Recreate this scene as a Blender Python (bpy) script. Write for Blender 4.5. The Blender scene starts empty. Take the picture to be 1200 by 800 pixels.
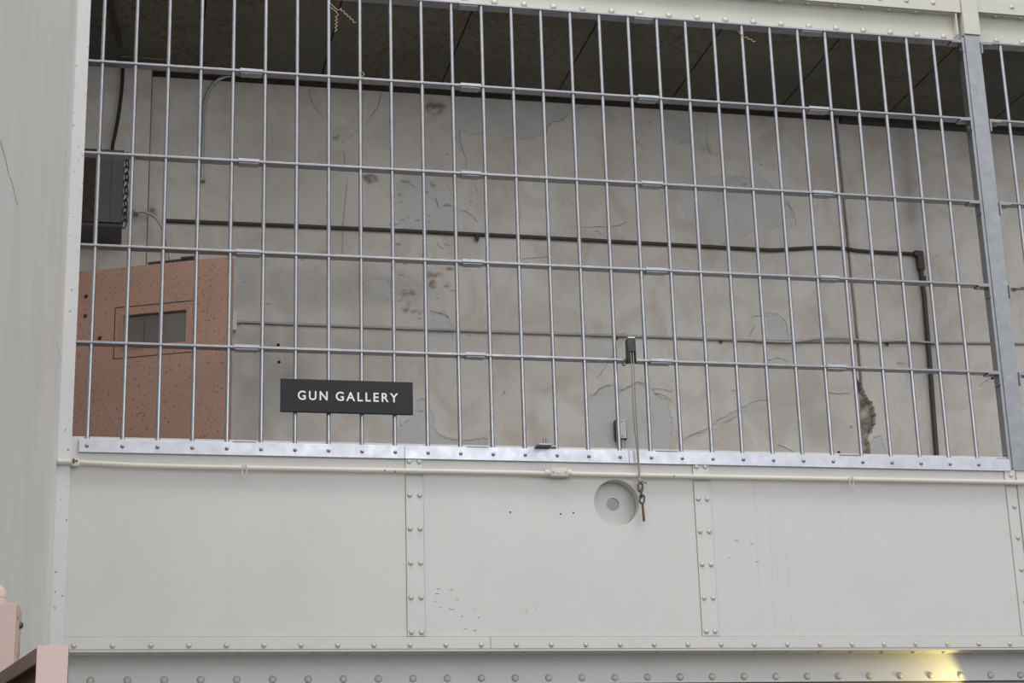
import bpy, bmesh, math, random
import numpy as np
from mathutils import Vector, Matrix
random.seed(7)
SC = bpy.context.scene
COL = SC.collection
PI = math.pi

# ------------------------------------------------------------------ camera
F, YAW, PITCH, ROLL = 2086.5, 0.22392018855, 0.29189207814, -0.03037728064
CAM = np.array([0.12342923854672776, -6.710495381466659, 1.6])
_f = np.array([math.sin(YAW)*math.cos(PITCH), math.cos(YAW)*math.cos(PITCH), math.sin(PITCH)])
_r = np.array([math.cos(YAW), -math.sin(YAW), 0.0]); _u = np.cross(_r, _f)
_r2 = _r*math.cos(ROLL)+_u*math.sin(ROLL); _u2 = -_r*math.sin(ROLL)+_u*math.cos(ROLL)
cd = bpy.data.cameras.new('camera'); cam = bpy.data.objects.new('camera', cd); COL.objects.link(cam)
cd.sensor_fit = 'HORIZONTAL'; cd.sensor_width = 36; cd.lens = F*36/1200; cd.clip_start = .05; cd.clip_end = 200
cam.matrix_world = Matrix(((_r2[0], _u2[0], -_f[0], CAM[0]), (_r2[1], _u2[1], -_f[1], CAM[1]), (_r2[2], _u2[2], -_f[2], CAM[2]), (0, 0, 0, 1)))
SC.camera = cam

def ray(px, py): return _f + _r2*((px-600)/F) - _u2*((py-400)/F)
def at(px, py, Y=None, Z=None, X=None, plane=None):
    """the point of a known real plane that is seen at this place of the photograph"""
    d = ray(px, py)
    if plane is not None:
        n, c = plane; t = (np.array(c)-CAM)@np.array(n)/(d@np.array(n))
    elif Y is not None: t = (Y-CAM[1])/d[1]
    elif Z is not None: t = (Z-CAM[2])/d[2]
    else: t = (X-CAM[0])/d[0]
    return Vector(CAM+d*t)

# ------------------------------------------------------------------ materials
class NT:
    def __init__(s, name):
        s.m = bpy.data.materials.new(name); s.m.use_nodes = True
        s.t = s.m.node_tree; s.b = s.t.nodes['Principled BSDF']; s.co = None
    def n(s, typ, **kw):
        x = s.t.nodes.new(typ)
        for k, v in kw.items():
            if k in x.inputs: x.inputs[k].default_value = v
            else: setattr(x, k, v)
        return x
    def l(s, a, b): s.t.links.new(a, b)
    def pos(s, scale=(1, 1, 1)):
        g = s.n('ShaderNodeNewGeometry'); m = s.n('ShaderNodeMapping'); m.inputs['Scale'].default_value = scale
        s.l(g.outputs['Position'], m.inputs['Vector']); return m.outputs[0]
    def noise(s, scale, detail=4, rough=.55, vec=None, dist=0):
        x = s.n('ShaderNodeTexNoise'); x.inputs['Scale'].default_value = scale; x.inputs['Detail'].default_value = detail
        x.inputs['Roughness'].default_value = rough; x.inputs['Distortion'].default_value = dist
        s.l(vec if vec is not None else s.pos(), x.inputs['Vector']); return x.outputs['Fac']
    def ramp(s, fac, p0, p1, v0=0., v1=1.):
        x = s.n('ShaderNodeMapRange'); x.clamp = True
        for k, v in zip(('From Min', 'From Max', 'To Min', 'To Max'), (p0, p1, v0, v1)): x.inputs[k].default_value = v
        s.l(fac, x.inputs['Value']); return x.outputs[0]
    def mix(s, fac, a, b):
        x = s.n('ShaderNodeMix', data_type='RGBA')
        for i, v in ((0, fac), (6, a), (7, b)):
            if isinstance(v, (int, float)): x.inputs[i].default_value = v
            elif isinstance(v, tuple): x.inputs[i].default_value = (*v, 1) if len(v) == 3 else v
            else: s.l(v, x.inputs[i])
        return x.outputs[2]
    def math(s, op, a, b):
        x = s.n('ShaderNodeMath', operation=op)
        for i, v in ((0, a), (1, b)):
            if isinstance(v, (int, float)): x.inputs[i].default_value = v
            else: s.l(v, x.inputs[i])
        return x.outputs[0]
    def done(s, col, rough=.5, metal=0., bump=None, bstr=.2, bdist=.002, spec=.4):
        if isinstance(col, tuple): s.b.inputs['Base Color'].default_value = (*col, 1)
        else: s.l(col, s.b.inputs['Base Color'])
        if isinstance(rough, (int, float)): s.b.inputs['Roughness'].default_value = rough
        else: s.l(rough, s.b.inputs['Roughness'])
        if isinstance(metal, (int, float)): s.b.inputs['Metallic'].default_value = metal
        else: s.l(metal, s.b.inputs['Metallic'])
        s.b.inputs['Specular IOR Level'].default_value = spec
        if bump is not None:
            b = s.n('ShaderNodeBump'); b.inputs['Strength'].default_value = bstr; b.inputs['Distance'].default_value = bdist
            s.l(bump, b.inputs['Height']); s.l(b.outputs[0], s.b.inputs['Normal'])
        return s.m

def srgb(r, g, b):
    return tuple(((c/255)/12.92 if c/255 <= .04045 else ((c/255+.055)/1.055)**2.4) for c in (r, g, b))

def paint(name, c, rust=0., rough=.42, mott=.05, rustscale=55, bump=.12, rustcol=(110, 66, 38), streak=0.):
    t = NT(name); c2 = tuple(x*(1-mott*2) for x in c)
    col = t.mix(t.ramp(t.noise(3.2, 5), .35, .7), c, c2)
    col = t.mix(t.ramp(t.noise(26, 4), .45, .75, 0, .35), col, tuple(x*.93 for x in c))
    if streak:
        st = t.noise(9, 4, vec=t.pos((1, 1, .12)))
        col = t.mix(t.ramp(st, .52, .75, 0, streak), col, tuple(x*y for x, y in zip(c, (.86, .83, .77))))
    if rust:
        r = t.noise(rustscale, 3, .6)
        col = t.mix(t.ramp(r, 1-rust, 1-rust+.035), col, srgb(*rustcol))
    return t.done(col, rough, 0, t.noise(40, 5), bump, .003)

def metal(name, c, rough=.38, metallic=.85, speck=.1, dark=(.12, .11, .10)):
    t = NT(name)
    n = t.noise(30, 6, .65)
    col = t.mix(t.ramp(n, .3, .75), tuple(x*.8 for x in c), c)
    if speck: col = t.mix(t.ramp(t.noise(120, 3), .68-.0*speck, .74, 0, speck*4), col, dark)
    rg = t.ramp(t.noise(18, 5), .3, .7, rough-.07, rough+.1)
    return t.done(col, rg, metallic, t.noise(60, 2), .03, .0005)

M = {}
M['panel'] = paint('cream_white_steel_paint', srgb(207, 205, 201), rust=.0, mott=.03, rough=.36, streak=.12, bump=.10)
M['strip'] = paint('cream_white_strip_paint', srgb(207, 206, 202), mott=.03, rough=.36, bump=.10)
M['lower'] = paint('grey_white_steel_paint', srgb(214, 214, 213), mott=.04, rough=.4, streak=.15)
M['fascia'] = paint('ivory_steel_paint', srgb(196, 194, 182), mott=.05, rough=.4, rust=.235, rustscale=60)
M['trim'] = paint('white_trim_paint_with_rust', srgb(213, 212, 212), rust=.34, mott=.03, rustscale=70)
M['rivet'] = paint('rivet_paint', srgb(206, 204, 200), mott=.06, rough=.35)
M['conduit'] = paint('ivory_conduit_paint', srgb(208, 204, 192), mott=.04, rough=.4)
M['plaster'] = paint('smooth_white_plaster', srgb(226, 225, 222), mott=.05, rough=.6, streak=.05, bump=.25)
M['bar'] = metal('brushed_bar_steel', (.44, .447, .475), .27, .92, .08)
M['flat'] = metal('galvanised_flat_steel', (.34, .345, .365), .36, .8, .12)
M['alu'] = metal('galvanised_angle_steel', (.60, .61, .66), .40, .8, .05)
M['splice'] = metal('splice_plate_steel', (.46, .47, .50), .45, .7, .1)
M['post'] = metal('dull_galvanised_post', (.37, .385, .40), .5, .75, .06)
M['bolt'] = metal('bolt_steel', (.35, .35, .37), .35, .85, 0)
M['darkpipe'] = paint('dark_painted_pipe', srgb(70, 67, 61), mott=.12, rough=.5)
M['thinpipe'] = metal('weathered_conduit_steel', (.42, .42, .40), .45, .6, .1)
M['greybend'] = metal('grey_conduit_steel', (.55, .55, .55), .4, .5, .06)
M['pink'] = paint('salmon_pink_door_paint', srgb(174, 139, 122), rust=.385, mott=.05, rustscale=110, rustcol=(104, 74, 60), rough=.55)
M['pinklight'] = paint('pale_pink_gate_paint', srgb(222, 196, 188), rust=.0, mott=.04, rough=.5)
M['pinkbox'] = paint('pale_pink_box_paint', srgb(206, 176, 165), rust=.41, mott=.06, rustscale=60, rustcol=(106, 74, 62), rough=.55)
M['brown'] = paint('brown_rail_paint', srgb(120, 92, 80), mott=.12, rough=.5)
M['sign'] = paint('charcoal_sign_face', srgb(29, 32, 36), mott=.03, rough=.6, bump=.03)
M['letter'] = NT('white_letters').done(srgb(232, 232, 232), .5)
M['cabinet'] = paint('grey_green_cabinet_paint', srgb(82, 87, 84), rust=.32, mott=.12, rustscale=45, rustcol=(60, 50, 42), rough=.45)
M['rusty'] = paint('rusted_brown_steel', srgb(66, 52, 44), rust=.44, mott=.2, rustscale=90, rustcol=(36, 28, 24), rough=.7)
M['darksteel'] = paint('dark_steel', srgb(62, 60, 57), mott=.15, rough=.45)
M['bracketsteel'] = metal('dark_grey_bracket_steel', (.06, .065, .065), .45, .6, .1)
M['caplight'] = metal('pale_cap_steel', (.6, .6, .58), .4, .6, 0)
M['cable'] = paint('dark_cable_sheath', srgb(48, 45, 41), mott=.15, rough=.5)
M['wire'] = paint('tan_bare_wire', srgb(172, 154, 118), mott=.1, rough=.5)
M['rope'] = paint('grey_braided_rope', srgb(158, 152, 144), mott=.2, rough=.9)
M['chain'] = metal('blackened_chain_steel', (.12, .12, .13), .45, .7, 0)
M['rustpin'] = paint('rust_brown_pin', srgb(98, 80, 62), mott=.2, rough=.6)
M['plug'] = paint('grey_plug_paint', srgb(168, 168, 168), mott=.03, rough=.5)
M['whitebox'] = paint('off_white_box_paint', srgb(212, 211, 204), rust=.30, mott=.06)
M['floor'] = paint('worn_grey_floor', srgb(112, 109, 104), mott=.1, rough=.5)
M['tanwall'] = paint('tan_painted_wall', srgb(176, 158, 144), mott=.08, rough=.6)
M['grime_shade'] = paint('grime_and_rivet_edge_shade', srgb(158, 151, 140), mott=.15, rough=.8)  # soiling plus painted-in shade at rivet edges; also used for seam lines
M['crack'] = NT('dark_crack_edge').done(srgb(112, 102, 92), .9)
M['edgedark'] = NT('dark_paint_line').done(srgb(122, 116, 108), .8)
M['gap'] = NT('dark_gap').done(srgb(40, 36, 33), .9)

def m_glass():
    t = NT('dusty_glass')
    t.b.inputs['Base Color'].default_value = (.10, .095, .09, 1); t.b.inputs['Roughness'].default_value = .12
    t.b.inputs['Alpha'].default_value = .5
    return t.m
M['glass'] = m_glass()

def m_ceiling():
    t = NT('dark_olive_ceiling_plates')
    col = t.mix(t.ramp(t.noise(2.3, 4), .35, .65), srgb(88, 89, 80), srgb(107, 105, 93))
    big = t.ramp(t.noise(1.7, 3, dist=.6), .42, .62)
    sp = t.ramp(t.noise(38, 5, .7), .50, .58)
    col = t.mix(t.math('MULTIPLY', t.math('ADD', t.math('MULTIPLY', big, .7), .3), sp), col, srgb(92, 72, 54))
    return t.done(col, .6, 0, t.noise(60, 4), .2, .002, .3)
M['ceiling'] = m_ceiling()

def m_backwall():
    """paint peeling off grey render; the vertex attribute holds the shapes of flakes, dark patches, painted shade and cavities"""
    t = NT('peeling_painted_concrete')
    a = t.n('ShaderNodeAttribute'); a.attribute_name = 'wear_shade'
    sep = t.n('ShaderNodeSeparateColor'); t.l(a.outputs['Color'], sep.inputs[0])
    base = t.mix(t.ramp(t.noise(1.6, 5, dist=.5), .33, .67), srgb(217, 212, 206), srgb(206, 199, 192))
    base = t.mix(t.ramp(t.noise(4.5, 7, .62, dist=.8), .46, .66, 0, .75), base, srgb(191, 180, 170))
    base = t.mix(t.ramp(t.noise(10, 5, vec=t.pos((1, 1, .22))), .52, .78, 0, .35), base, srgb(184, 170, 156))
    base = t.mix(t.ramp(t.noise(130, 3), .66, .72, 0, .4), base, srgb(130, 115, 102))
    grey = t.mix(t.ramp(t.noise(7, 5), .35, .7), srgb(202, 201, 199), srgb(190, 189, 186))
    col = t.mix(sep.outputs[0], base, grey)
    brown = t.mix(t.ramp(t.noise(60, 4), .4, .6), srgb(128, 108, 90), srgb(92, 78, 66))
    col = t.mix(sep.outputs[1], col, brown)
    dirt_shade = t.mix(t.ramp(t.noise(5, 5), .35, .7), srgb(150, 147, 143), srgb(168, 163, 157))
    col = t.mix(sep.outputs[2], col, dirt_shade)
    h = t.math('ADD', t.noise(28, 6, .65), t.math('MULTIPLY', t.noise(5, 3), 1.5))
    return t.done(col, .8, 0, h, .3, .006, .25)
M['backwall'] = m_backwall()

# ------------------------------------------------------------------ mesh helpers
WP = {}     # world position of every linked object
def obj(name, bm, mat, parent=None, smooth=False, org=None):
    bmesh.ops.recalc_face_normals(bm, faces=bm.faces)
    me = bpy.data.meshes.new(name); bm.verts.ensure_lookup_table()
    if org is None:
        xs = [v.co for v in bm.verts]
        lo = Vector([min(v[i] for v in xs) for i in range(3)]); hi = Vector([max(v[i] for v in xs) for i in range(3)])
        org = Vector(((lo.x+hi.x)/2, (lo.y+hi.y)/2, lo.z))
    org = Vector(org)
    for v in bm.verts: v.co -= org
    if smooth:
        for f in bm.faces: f.smooth = True
    bm.to_mesh(me); bm.free()
    if smooth:
        try: me.set_sharp_from_angle(angle=math.radians(38))
        except Exception: pass
    me.materials.append(M[mat] if isinstance(mat, str) else mat)
    if name == 'rivet': me.materials.append(M['grime_shade'])
    o = bpy.data.objects.new(name, me); COL.objects.link(o)
    if parent is not None:
        o.parent = parent; o.location = org-WP[parent.name]
    else: o.location = org
    WP[o.name] = org
    return o
def shift_copy(o, d, parent=None, rot=None):
    c = o.copy(); COL.objects.link(c)
    p = parent or o.parent
    w = WP[o.name]+Vector(d); WP[c.name] = w
    c.parent = p; c.location = w-WP[p.name] if p else w
    if rot: c.rotation_euler = rot
    return c
def thing(name, loc, label, cat, group=None):
    o = bpy.data.objects.new(name, None); COL.objects.link(o); o.empty_display_size = .05
    o.location = loc; WP[o.name] = Vector(loc); o['label'] = label; o['category'] = cat
    if group: o['group'] = group
    return o
def tag(o, label, cat, group=None):
    o['label'] = label; o['category'] = cat
    if group: o['group'] = group
    return o
def struct(o, label=None):
    o['kind'] = 'structure'
    if label: o['label'] = label
    return o

def box(bm, x0, x1, y0, y1, z0, z1, bev=0.):
    r = bmesh.ops.create_cube(bm, size=1)
    for v in r['verts']:
        v.co = Vector((x0+(v.co.x+.5)*(x1-x0), y0+(v.co.y+.5)*(y1-y0), z0+(v.co.z+.5)*(z1-z0)))
    if bev:
        es = list({e for v in r['verts'] for e in v.link_edges})
        bmesh.ops.bevel(bm, geom=es, offset=bev, segments=2, affect='EDGES', profile=.5)
    return bm
def B(*a, **k): return box(bmesh.new(), *a, **k)
def tube(bm, pts, r, seg=12, cap=True):
    pts = [Vector(p) for p in pts]; n = len(pts)
    rs = r if isinstance(r, (list, tuple)) else [r]*n
    up = None; rings = []
    for i, p in enumerate(pts):
        t = (pts[min(i+1, n-1)]-pts[max(i-1, 0)]).normalized()
        if up is None:
            up = t.orthogonal().normalized()
        up = (up-t*up.dot(t)).normalized(); s = t.cross(up)
        rings.append([bm.verts.new(p+(up*math.cos(a)+s*math.sin(a))*rs[i]) for a in [2*PI*k/seg for k in range(seg)]])
    for a, b in zip(rings, rings[1:]):
        for k in range(seg): bm.faces.new((a[k], a[(k+1) % seg], b[(k+1) % seg], b[k]))
    if cap: bm.faces.new(rings[0]); bm.faces.new(rings[-1][::-1])
    return bm
def smoothpath(pts, n=8):
    P = [Vector(p) for p in pts]; P = [P[0]*2-P[1]]+P+[P[-1]*2-P[-2]]; out = []
    for i in range(1, len(P)-2):
        a, b, c, d = P[i-1:i+3]
        for k in range(n):
            t = k/n; out.append(.5*((2*b)+(c-a)*t+(2*a-5*b+4*c-d)*t*t+(3*b-a-3*c+d)*t**3))
    out.append(P[-2]); return out
def lathe(bm, prof, c, ax, seg=20, cap=True):
    """prof: (radius, distance along axis)"""
    ax = Vector(ax).normalized(); u = ax.orthogonal().normalized(); v = ax.cross(u); c = Vector(c); rings = []
    for r, h in prof:
        if r < 1e-6: rings.append([bm.verts.new(c+ax*h)])
        else: rings.append([bm.verts.new(c+ax*h+(u*math.cos(2*PI*k/seg)+v*math.sin(2*PI*k/seg))*r) for k in range(seg)])
    for a, b in zip(rings, rings[1:]):
        for k in range(seg):
            k2 = (k+1) % seg
            if len(a) == 1 and len(b) == 1: continue
            if len(a) == 1: bm.faces.new((a[0], b[k2], b[k]))
            elif len(b) == 1: bm.faces.new((a[k], a[k2], b[0]))
            else: bm.faces.new((a[k], a[k2], b[k2], b[k]))
    if cap and len(rings[0]) > 1: bm.faces.new(rings[0][::-1])
    if cap and len(rings[-1]) > 1: bm.faces.new(rings[-1])
    return bm
def dome(c, ax, r, h, bm=None):
    return lathe(bm or bmesh.new(), [(r*1.0, -.001), (r, h*.18), (r*.86, h*.55), (r*.55, h*.88), (r*.2, h*.99), (0, h)], c, ax, 14)
def rivet(c, ax, r, h):
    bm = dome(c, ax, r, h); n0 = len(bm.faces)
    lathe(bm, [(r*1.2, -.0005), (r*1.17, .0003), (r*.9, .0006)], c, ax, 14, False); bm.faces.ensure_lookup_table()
    for f in list(bm.faces)[n0:]: f.material_index = 1  # base ring: edge shade and soiling put into the colour
    return bm
def link_mesh(bm, c, L, w, r, rotz, tilt=0., seg=20):
    """one chain link, long axis vertical"""
    pts = []
    for k in range(seg):
        a = 2*PI*k/seg; x = w*math.cos(a); z = w*math.sin(a)+(L/2-w)*(1 if math.sin(a) > 0 else -1)
        v = Vector((x, 0, z)); v.rotate(Matrix.Rotation(tilt, 3, 'Y')); v.rotate(Matrix.Rotation(rotz, 3, 'Z')); pts.append(Vector(c)+v)
    rings = []
    for i, p in enumerate(pts):
        t = (pts[(i+1) % seg]-pts[i-1]).normalized(); n = Vector((math.sin(rotz), -math.cos(rotz), 0)); s = t.cross(n).normalized(); n = s.cross(t)
        rings.append([bm.verts.new(p+(n*math.cos(a)+s*math.sin(a))*r) for a in [2*PI*k/8 for k in range(8)]])
    for i in range(seg):
        a, b = rings[i], rings[(i+1) % seg]
        for k in range(8): bm.faces.new((a[k], a[(k+1) % 8], b[(k+1) % 8], b[k]))
    return bm

XL, XR = -.105, 4.75           # left wall face, right end of what is built
# ------------------------------------------------------------------ the room: floor, left wall, lower wall
struct(obj('floor', B(-1.5, 5.5, -8.0, .5, -.1, 0), 'floor'))
# left plaster wall: its face is slightly hollow next to the trim, as hand-laid plaster is
bm = bmesh.new()
ys = [1.02, 0, -.15, -.3, -.45, -.6, -.8, -1.2, -2, -3, -4.3]
def bulge(y): return 0 if y >= 0 else (.012*math.sin(min(-y, .6)/.6*PI))*-1
nz = 14; g = []
for y in ys:
    g.append([bm.verts.new((XL+bulge(y), y, 6.0*k/nz)) for k in range(nz+1)])
for a, b in zip(g, g[1:]):
    for k in range(nz): bm.faces.new((a[k], a[k+1], b[k+1], b[k]))
back = [[bm.verts.new((XL-.15, y, z)) for z in (0, 6.0)] for y in (ys[0], ys[-1])]
bm.faces.new((back[0][0], back[0][1], back[1][1], back[1][0]))
bm.faces.new([*[g[0][k] for k in range(nz+1)], back[0][1], back[0][0]]); bm.faces.new([*[g[-1][k] for k in range(nz+1)], back[1][1], back[1][0]])
bm.faces.new([r[nz] for r in g]+[back[1][1], back[0][1]]); bm.faces.new([r[0] for r in g]+[back[1][0], back[0][0]])
wl = struct(obj('wall_left', bm, 'plaster', smooth=True))
for k, pts in enumerate(([(0, 165), (3, 175), (7, 190), (10, 205)], [(11, 207), (15, 218), (20, 240)], [(66, 400), (69, 412), (72, 424)])):
    P = [at(x, y, X=XL) + Vector((.0015, 0, 0)) for x, y in pts]
    if min(p.y for p in P) < -4.2: continue
    struct(obj('wall_left_crack', tube(bmesh.new(), [p-Vector((.0012, 0, 0)) for p in smoothpath(P, 3)], .0005, 5), 'edgedark', wl))

# wall below the gallery
struct(obj('wall_lower', B(XL, XR, .135, .3, 0, 2.312), 'tanwall'))
low = struct(obj('trim_1', B(XL, XR, .12, .134, 2.318, 2.50), 'lower'))
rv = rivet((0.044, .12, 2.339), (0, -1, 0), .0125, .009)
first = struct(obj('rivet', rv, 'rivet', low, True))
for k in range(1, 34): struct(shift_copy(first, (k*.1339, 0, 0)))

# ------------------------------------------------------------------ parapet plate with the gun port hole
PC = at(722.5, 588.5, Y=0); PR = .0925
def plate_with_hole(x0, x1, z0, z1, yf, yb, c, r, seg=64):
    bm = bmesh.new(); s = r*1.6
    def sq(a):
        ca, sa = math.cos(a), math.sin(a); m = max(abs(ca), abs(sa)); return (c.x+s*ca/m, c.z+s*sa/m)
    angs = [2*PI*(k+.5)/seg-0*PI for k in range(seg)]
    angs = sorted(set([round(a, 6) for a in [2*PI*k/seg for k in range(seg)]]))   # includes the 45 degree corners
    fr = [bm.verts.new((c.x+r*math.cos(a), yf, c.z+r*math.sin(a))) for a in angs]
    bk = [bm.verts.new((c.x+r*math.cos(a), yb, c.z+r*math.sin(a))) for a in angs]
    qf = [bm.verts.new((sq(a)[0], yf, sq(a)[1])) for a in angs]
    n = len(angs)
    for k in range(n):
        j = (k+1) % n
        bm.faces.new((fr[k], qf[k], qf[j], fr[j])); bm.faces.new((fr[k], fr[j], bk[j], bk[k]))
    xs = [x0, c.x-s, c.x+s, x1]; zs = [z0, c.z-s, c.z+s, z1]
    for i in range(3):
        for j in range(3):
            if i == 1 and j == 1: continue
            vs = [bm.verts.new((xs[a], yf, zs[b])) for a, b in ((i, j), (i+1, j), (i+1, j+1), (i, j+1))]; bm.faces.new(vs)
    bmesh.ops.remove_doubles(bm, verts=bm.verts, dist=1e-5)
    # sides and back
    vb = [bm.verts.new((x, yb, z)) for x, z in ((x0, z0), (x1, z0), (x1, z1), (x0, z1))]
    def corner(x, z): return min((v for v in bm.verts if abs(v.co.y-yf) < 1e-6), key=lambda v: (v.co.x-x)**2+(v.co.z-z)**2)
    vf = [corner(x, z) for x, z in ((x0, z0), (x1, z0), (x1, z1), (x0, z1))]
    for k in range(4):
        j = (k+1) % 4
        a, b = vf[k].co, vf[j].co
        v = [bm.verts.new(q.co) for q in (vf[k], vf[j], vb[j], vb[k])]; bm.faces.new(v)
    bmesh.ops.delete(bm, geom=vb, context='VERTS')
    return bm
PZ0, PZ1 = 2.44, 3.235
wf = struct(obj('wall_front', plate_with_hole(XL+.002, XR, PZ0, PZ1, 0, .060, PC, PR), 'panel'))
struct(obj('wall_front_backing', B(XL+.002, XR, .0605, .07, PZ0, PZ1), 'panel', wf))
# round port plate: a disc at the bottom of the hole, with its own small hole and grey plug behind
port = thing('gun_port', (PC.x, .054, PC.z-PR), 'round recessed gun port with grey centre plug in the cream steel parapet', 'gun port')
bm = bmesh.new(); HR = .0265; cc = Vector((PC.x+.0, 0, PC.z+.004)); seg = 48
o1 = [bm.verts.new((PC.x+(PR-.0008)*math.cos(2*PI*k/seg), .054, PC.z+(PR-.0008)*math.sin(2*PI*k/seg))) for k in range(seg)]
i1 = [bm.verts.new((cc.x+HR*math.cos(2*PI*k/seg), .054, cc.z+HR*math.sin(2*PI*k/seg))) for k in range(seg)]
i2 = [bm.verts.new((cc.x+HR*math.cos(2*PI*k/seg), .0602, cc.z+HR*math.sin(2*PI*k/seg))) for k in range(seg)]
o2 = [bm.verts.new((v.co.x, .0602, v.co.z)) for v in o1]
for k in range(seg):
    j = (k+1) % seg
    bm.faces.new((o1[k], o1[j], i1[j], i1[k])); bm.faces.new((i1[k], i1[j], i2[j], i2[k])); bm.faces.new((o1[k], o2[k], o2[j], o1[j])); bm.faces.new((o2[k], i2[k], i2[j], o2[j]))
obj('port_disc', bm, 'panel', port)
obj('port_rim', lathe(bmesh.new(), [(HR+.0022, 0), (HR+.0022, .0012), (HR-.0005, .0012), (HR-.0005, 0), (HR+.0022, 0)], (cc.x, .0542, cc.z), (0, -1, 0), 40, False), 'bolt', port, True)
obj('centre_plug', lathe(bmesh.new(), [(HR-.0012, 0), (HR-.0012, .0045), (HR-.004, .0052), (0, .0052)], (cc.x-.003, .0602, cc.z), (0, -1, 0), 40), 'plug', port, True)
# small drilled holes in the plate beside the port
for (x, y) in ((598, 600), (657, 602), (672, 600.5)):
    p = at(x, y, Y=0); struct(obj('drilled_hole', lathe(bmesh.new(), [(.0035, -.001), (.0035, .0006), (0, .0004)], p, (0, -1, 0), 10), 'gap', wf))

# cover strips with rivets
def strip(n, x0, x1, z0, z1, xs, zs, mat='strip', yf=-.006, r=.0088, lead=None):
    t = struct(obj('trim_%d' % n, B(x0, x1, yf, 0, z0, z1, bev=.0012), mat))
    hz = (x1-x0) > 1
    if hz: struct(obj('paint_seam', B(x0, x1, -.0012, 0, z1, z1+.0022), 'edgedark', t)); struct(obj('paint_seam', B(x0, x1, yf-.0004, yf+.004, z0-.0004, z0+.0012), 'grime_shade', t))
    else:
        for xx in (x0-.0016, x1): struct(obj('paint_seam', B(xx, xx+.0016, -.0010, 0, z0, z1), 'grime_shade', t))
    f0 = None
    for x in xs:
        for z in zs:
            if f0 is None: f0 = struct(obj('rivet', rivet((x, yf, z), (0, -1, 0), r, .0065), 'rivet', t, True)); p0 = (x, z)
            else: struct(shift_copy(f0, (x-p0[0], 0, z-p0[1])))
    return t
zsA = [3.165, 3.032, 2.9, 2.767, 2.634, 2.502]
strip(2, 1.210, 1.278, 2.484, 3.172, (1.225, 1.264), [z-.003 for z in zsA])
strip(3, 2.383, 2.451, 2.484, 3.172, (2.398, 2.435), zsA)
strip(4, 3.755, 3.802, 2.484, 3.176, (3.783,), [3.155, 3.022, 2.89, 2.757, 2.624, 2.50])
# bottom angle iron of the parapet: riveted face leg plus a leg running back underneath
t5 = strip(5, XL+.002, XR, 2.4365, 2.482, [-.018+.13745*k for k in range(34)], [2.451], yf=-.008, r=.0088)
struct(obj('angle_leg', B(XL+.002, XR, -.007, .119, 2.428, 2.4362), 'strip', t5))
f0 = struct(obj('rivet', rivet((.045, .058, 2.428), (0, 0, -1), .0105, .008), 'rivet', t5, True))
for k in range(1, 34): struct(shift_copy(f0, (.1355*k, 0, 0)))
# butt joints visible in that angle iron
for (x, y) in ((575, 754),):
    p = at(x, y, Y=-.008); struct(obj('butt_joint', B(p.x-.001, p.x+.001, -.0086, -.0078, 2.437, 2.4815), 'edgedark', t5))
# right edge of the first panel: the seam beside the strip
struct(obj('seam_line', B(3.806, 3.810, -.002, .0, 2.49, 3.17), 'grime_shade', wf))
# hairline scratches on the right-hand plate
for pts in ([(884, 566), (887, 640), (890, 700), (891, 745)], [(918, 566), (921, 640), (926, 700), (929, 745)], [(985, 566), (986, 640), (984, 690), (983, 745)], [(902, 600), (905, 680), (909, 745)]):
    P = [at(x, y, Y=0)+Vector((0, -.0002, 0)) for x, y in pts]
    struct(obj('hairline_scratch', tube(bmesh.new(), smoothpath(P, 4), .0009, 5), 'strip', wf))
random.seed(3)
for (cx, cy, n, s) in ((520, 703, 9, 14), (540, 725, 5, 14), (870, 645, 4, 14), (455, 660, 7, 12), (616, 715, 7, 10)):
    for k in range(n):
        x, y = cx+random.uniform(-s, s)*1.5, cy+random.uniform(-s, s)
        L = random.uniform(.5, 5) if cx not in (455, 616) else .7
        P = [at(x, y, Y=0), at(x+L, y+random.uniform(-.8, .5), Y=0)]
        struct(obj('paint_chip', tube(bmesh.new(), P, .0011, 5), 'edgedark', wf))

# ------------------------------------------------------------------ left edge trim
struct(obj('trim_6', B(XL-.001, -.056, -.012, .03, 2.43, 6.0, bev=.002), 'trim'))

# ------------------------------------------------------------------ ceiling of the gallery
CZ = 5.168
cl = struct(obj('ceiling', B(XL, XR, .046, 1.02, CZ+.006, CZ+.06), 'gap'))
seams = [2.098+.5625*k for k in range(-4, 5)]
edges = [XL]+seams+[XR]
for a, b in zip(edges, edges[1:]):
    if b-a < .02: continue
    struct(obj('ceiling_plate', B(a+.0035, b-.0035, .0465, .905, CZ, CZ+.0055, bev=.001), 'ceiling', cl))
# ------------------------------------------------------------------ back wall with peeling paint
BY = .91
X0, X1, Z0, Z1 = XL, XR, 2.30, CZ+.005
H = .0066
nx, nzz = int((X1-X0)/H), int((Z1-3.1)/H)
zl = 3.1
gx = np.linspace(X0, X1, nx+1); gz = np.linspace(zl, Z1, nzz+1)
GX, GZ = np.meshgrid(gx, gz)
rng = np.random.RandomState(5)
def fnoise(freq, seed):
    r = np.random.RandomState(seed); G = r.rand(int(4*freq)+40, int(6*freq)+40)
    u = (GX-X0)*freq; v = (GZ-zl)*freq; i = u.astype(int); j = v.astype(int); fu = u-i; fv = v-j
    fu = fu*fu*(3-2*fu); fv = fv*fv*(3-2*fv)
    return (G[j, i]*(1-fu)*(1-fv)+G[j, i+1]*fu*(1-fv)+G[j+1, i]*(1-fu)*fv+G[j+1, i+1]*fu*fv)-.5
def fb(freq, seed): return fnoise(freq, seed)+.5*fnoise(freq*2.1, seed+1)+.25*fnoise(freq*4.3, seed+2)
def W2(x, y):
    p = at(x, y, Y=BY); return (p.x, p.z)
WX = GX+.022*fb(13, 11)+.008*fb(60, 12); WZ = GZ+.022*fb(13, 21)+.008*fb(60, 22)
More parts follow.
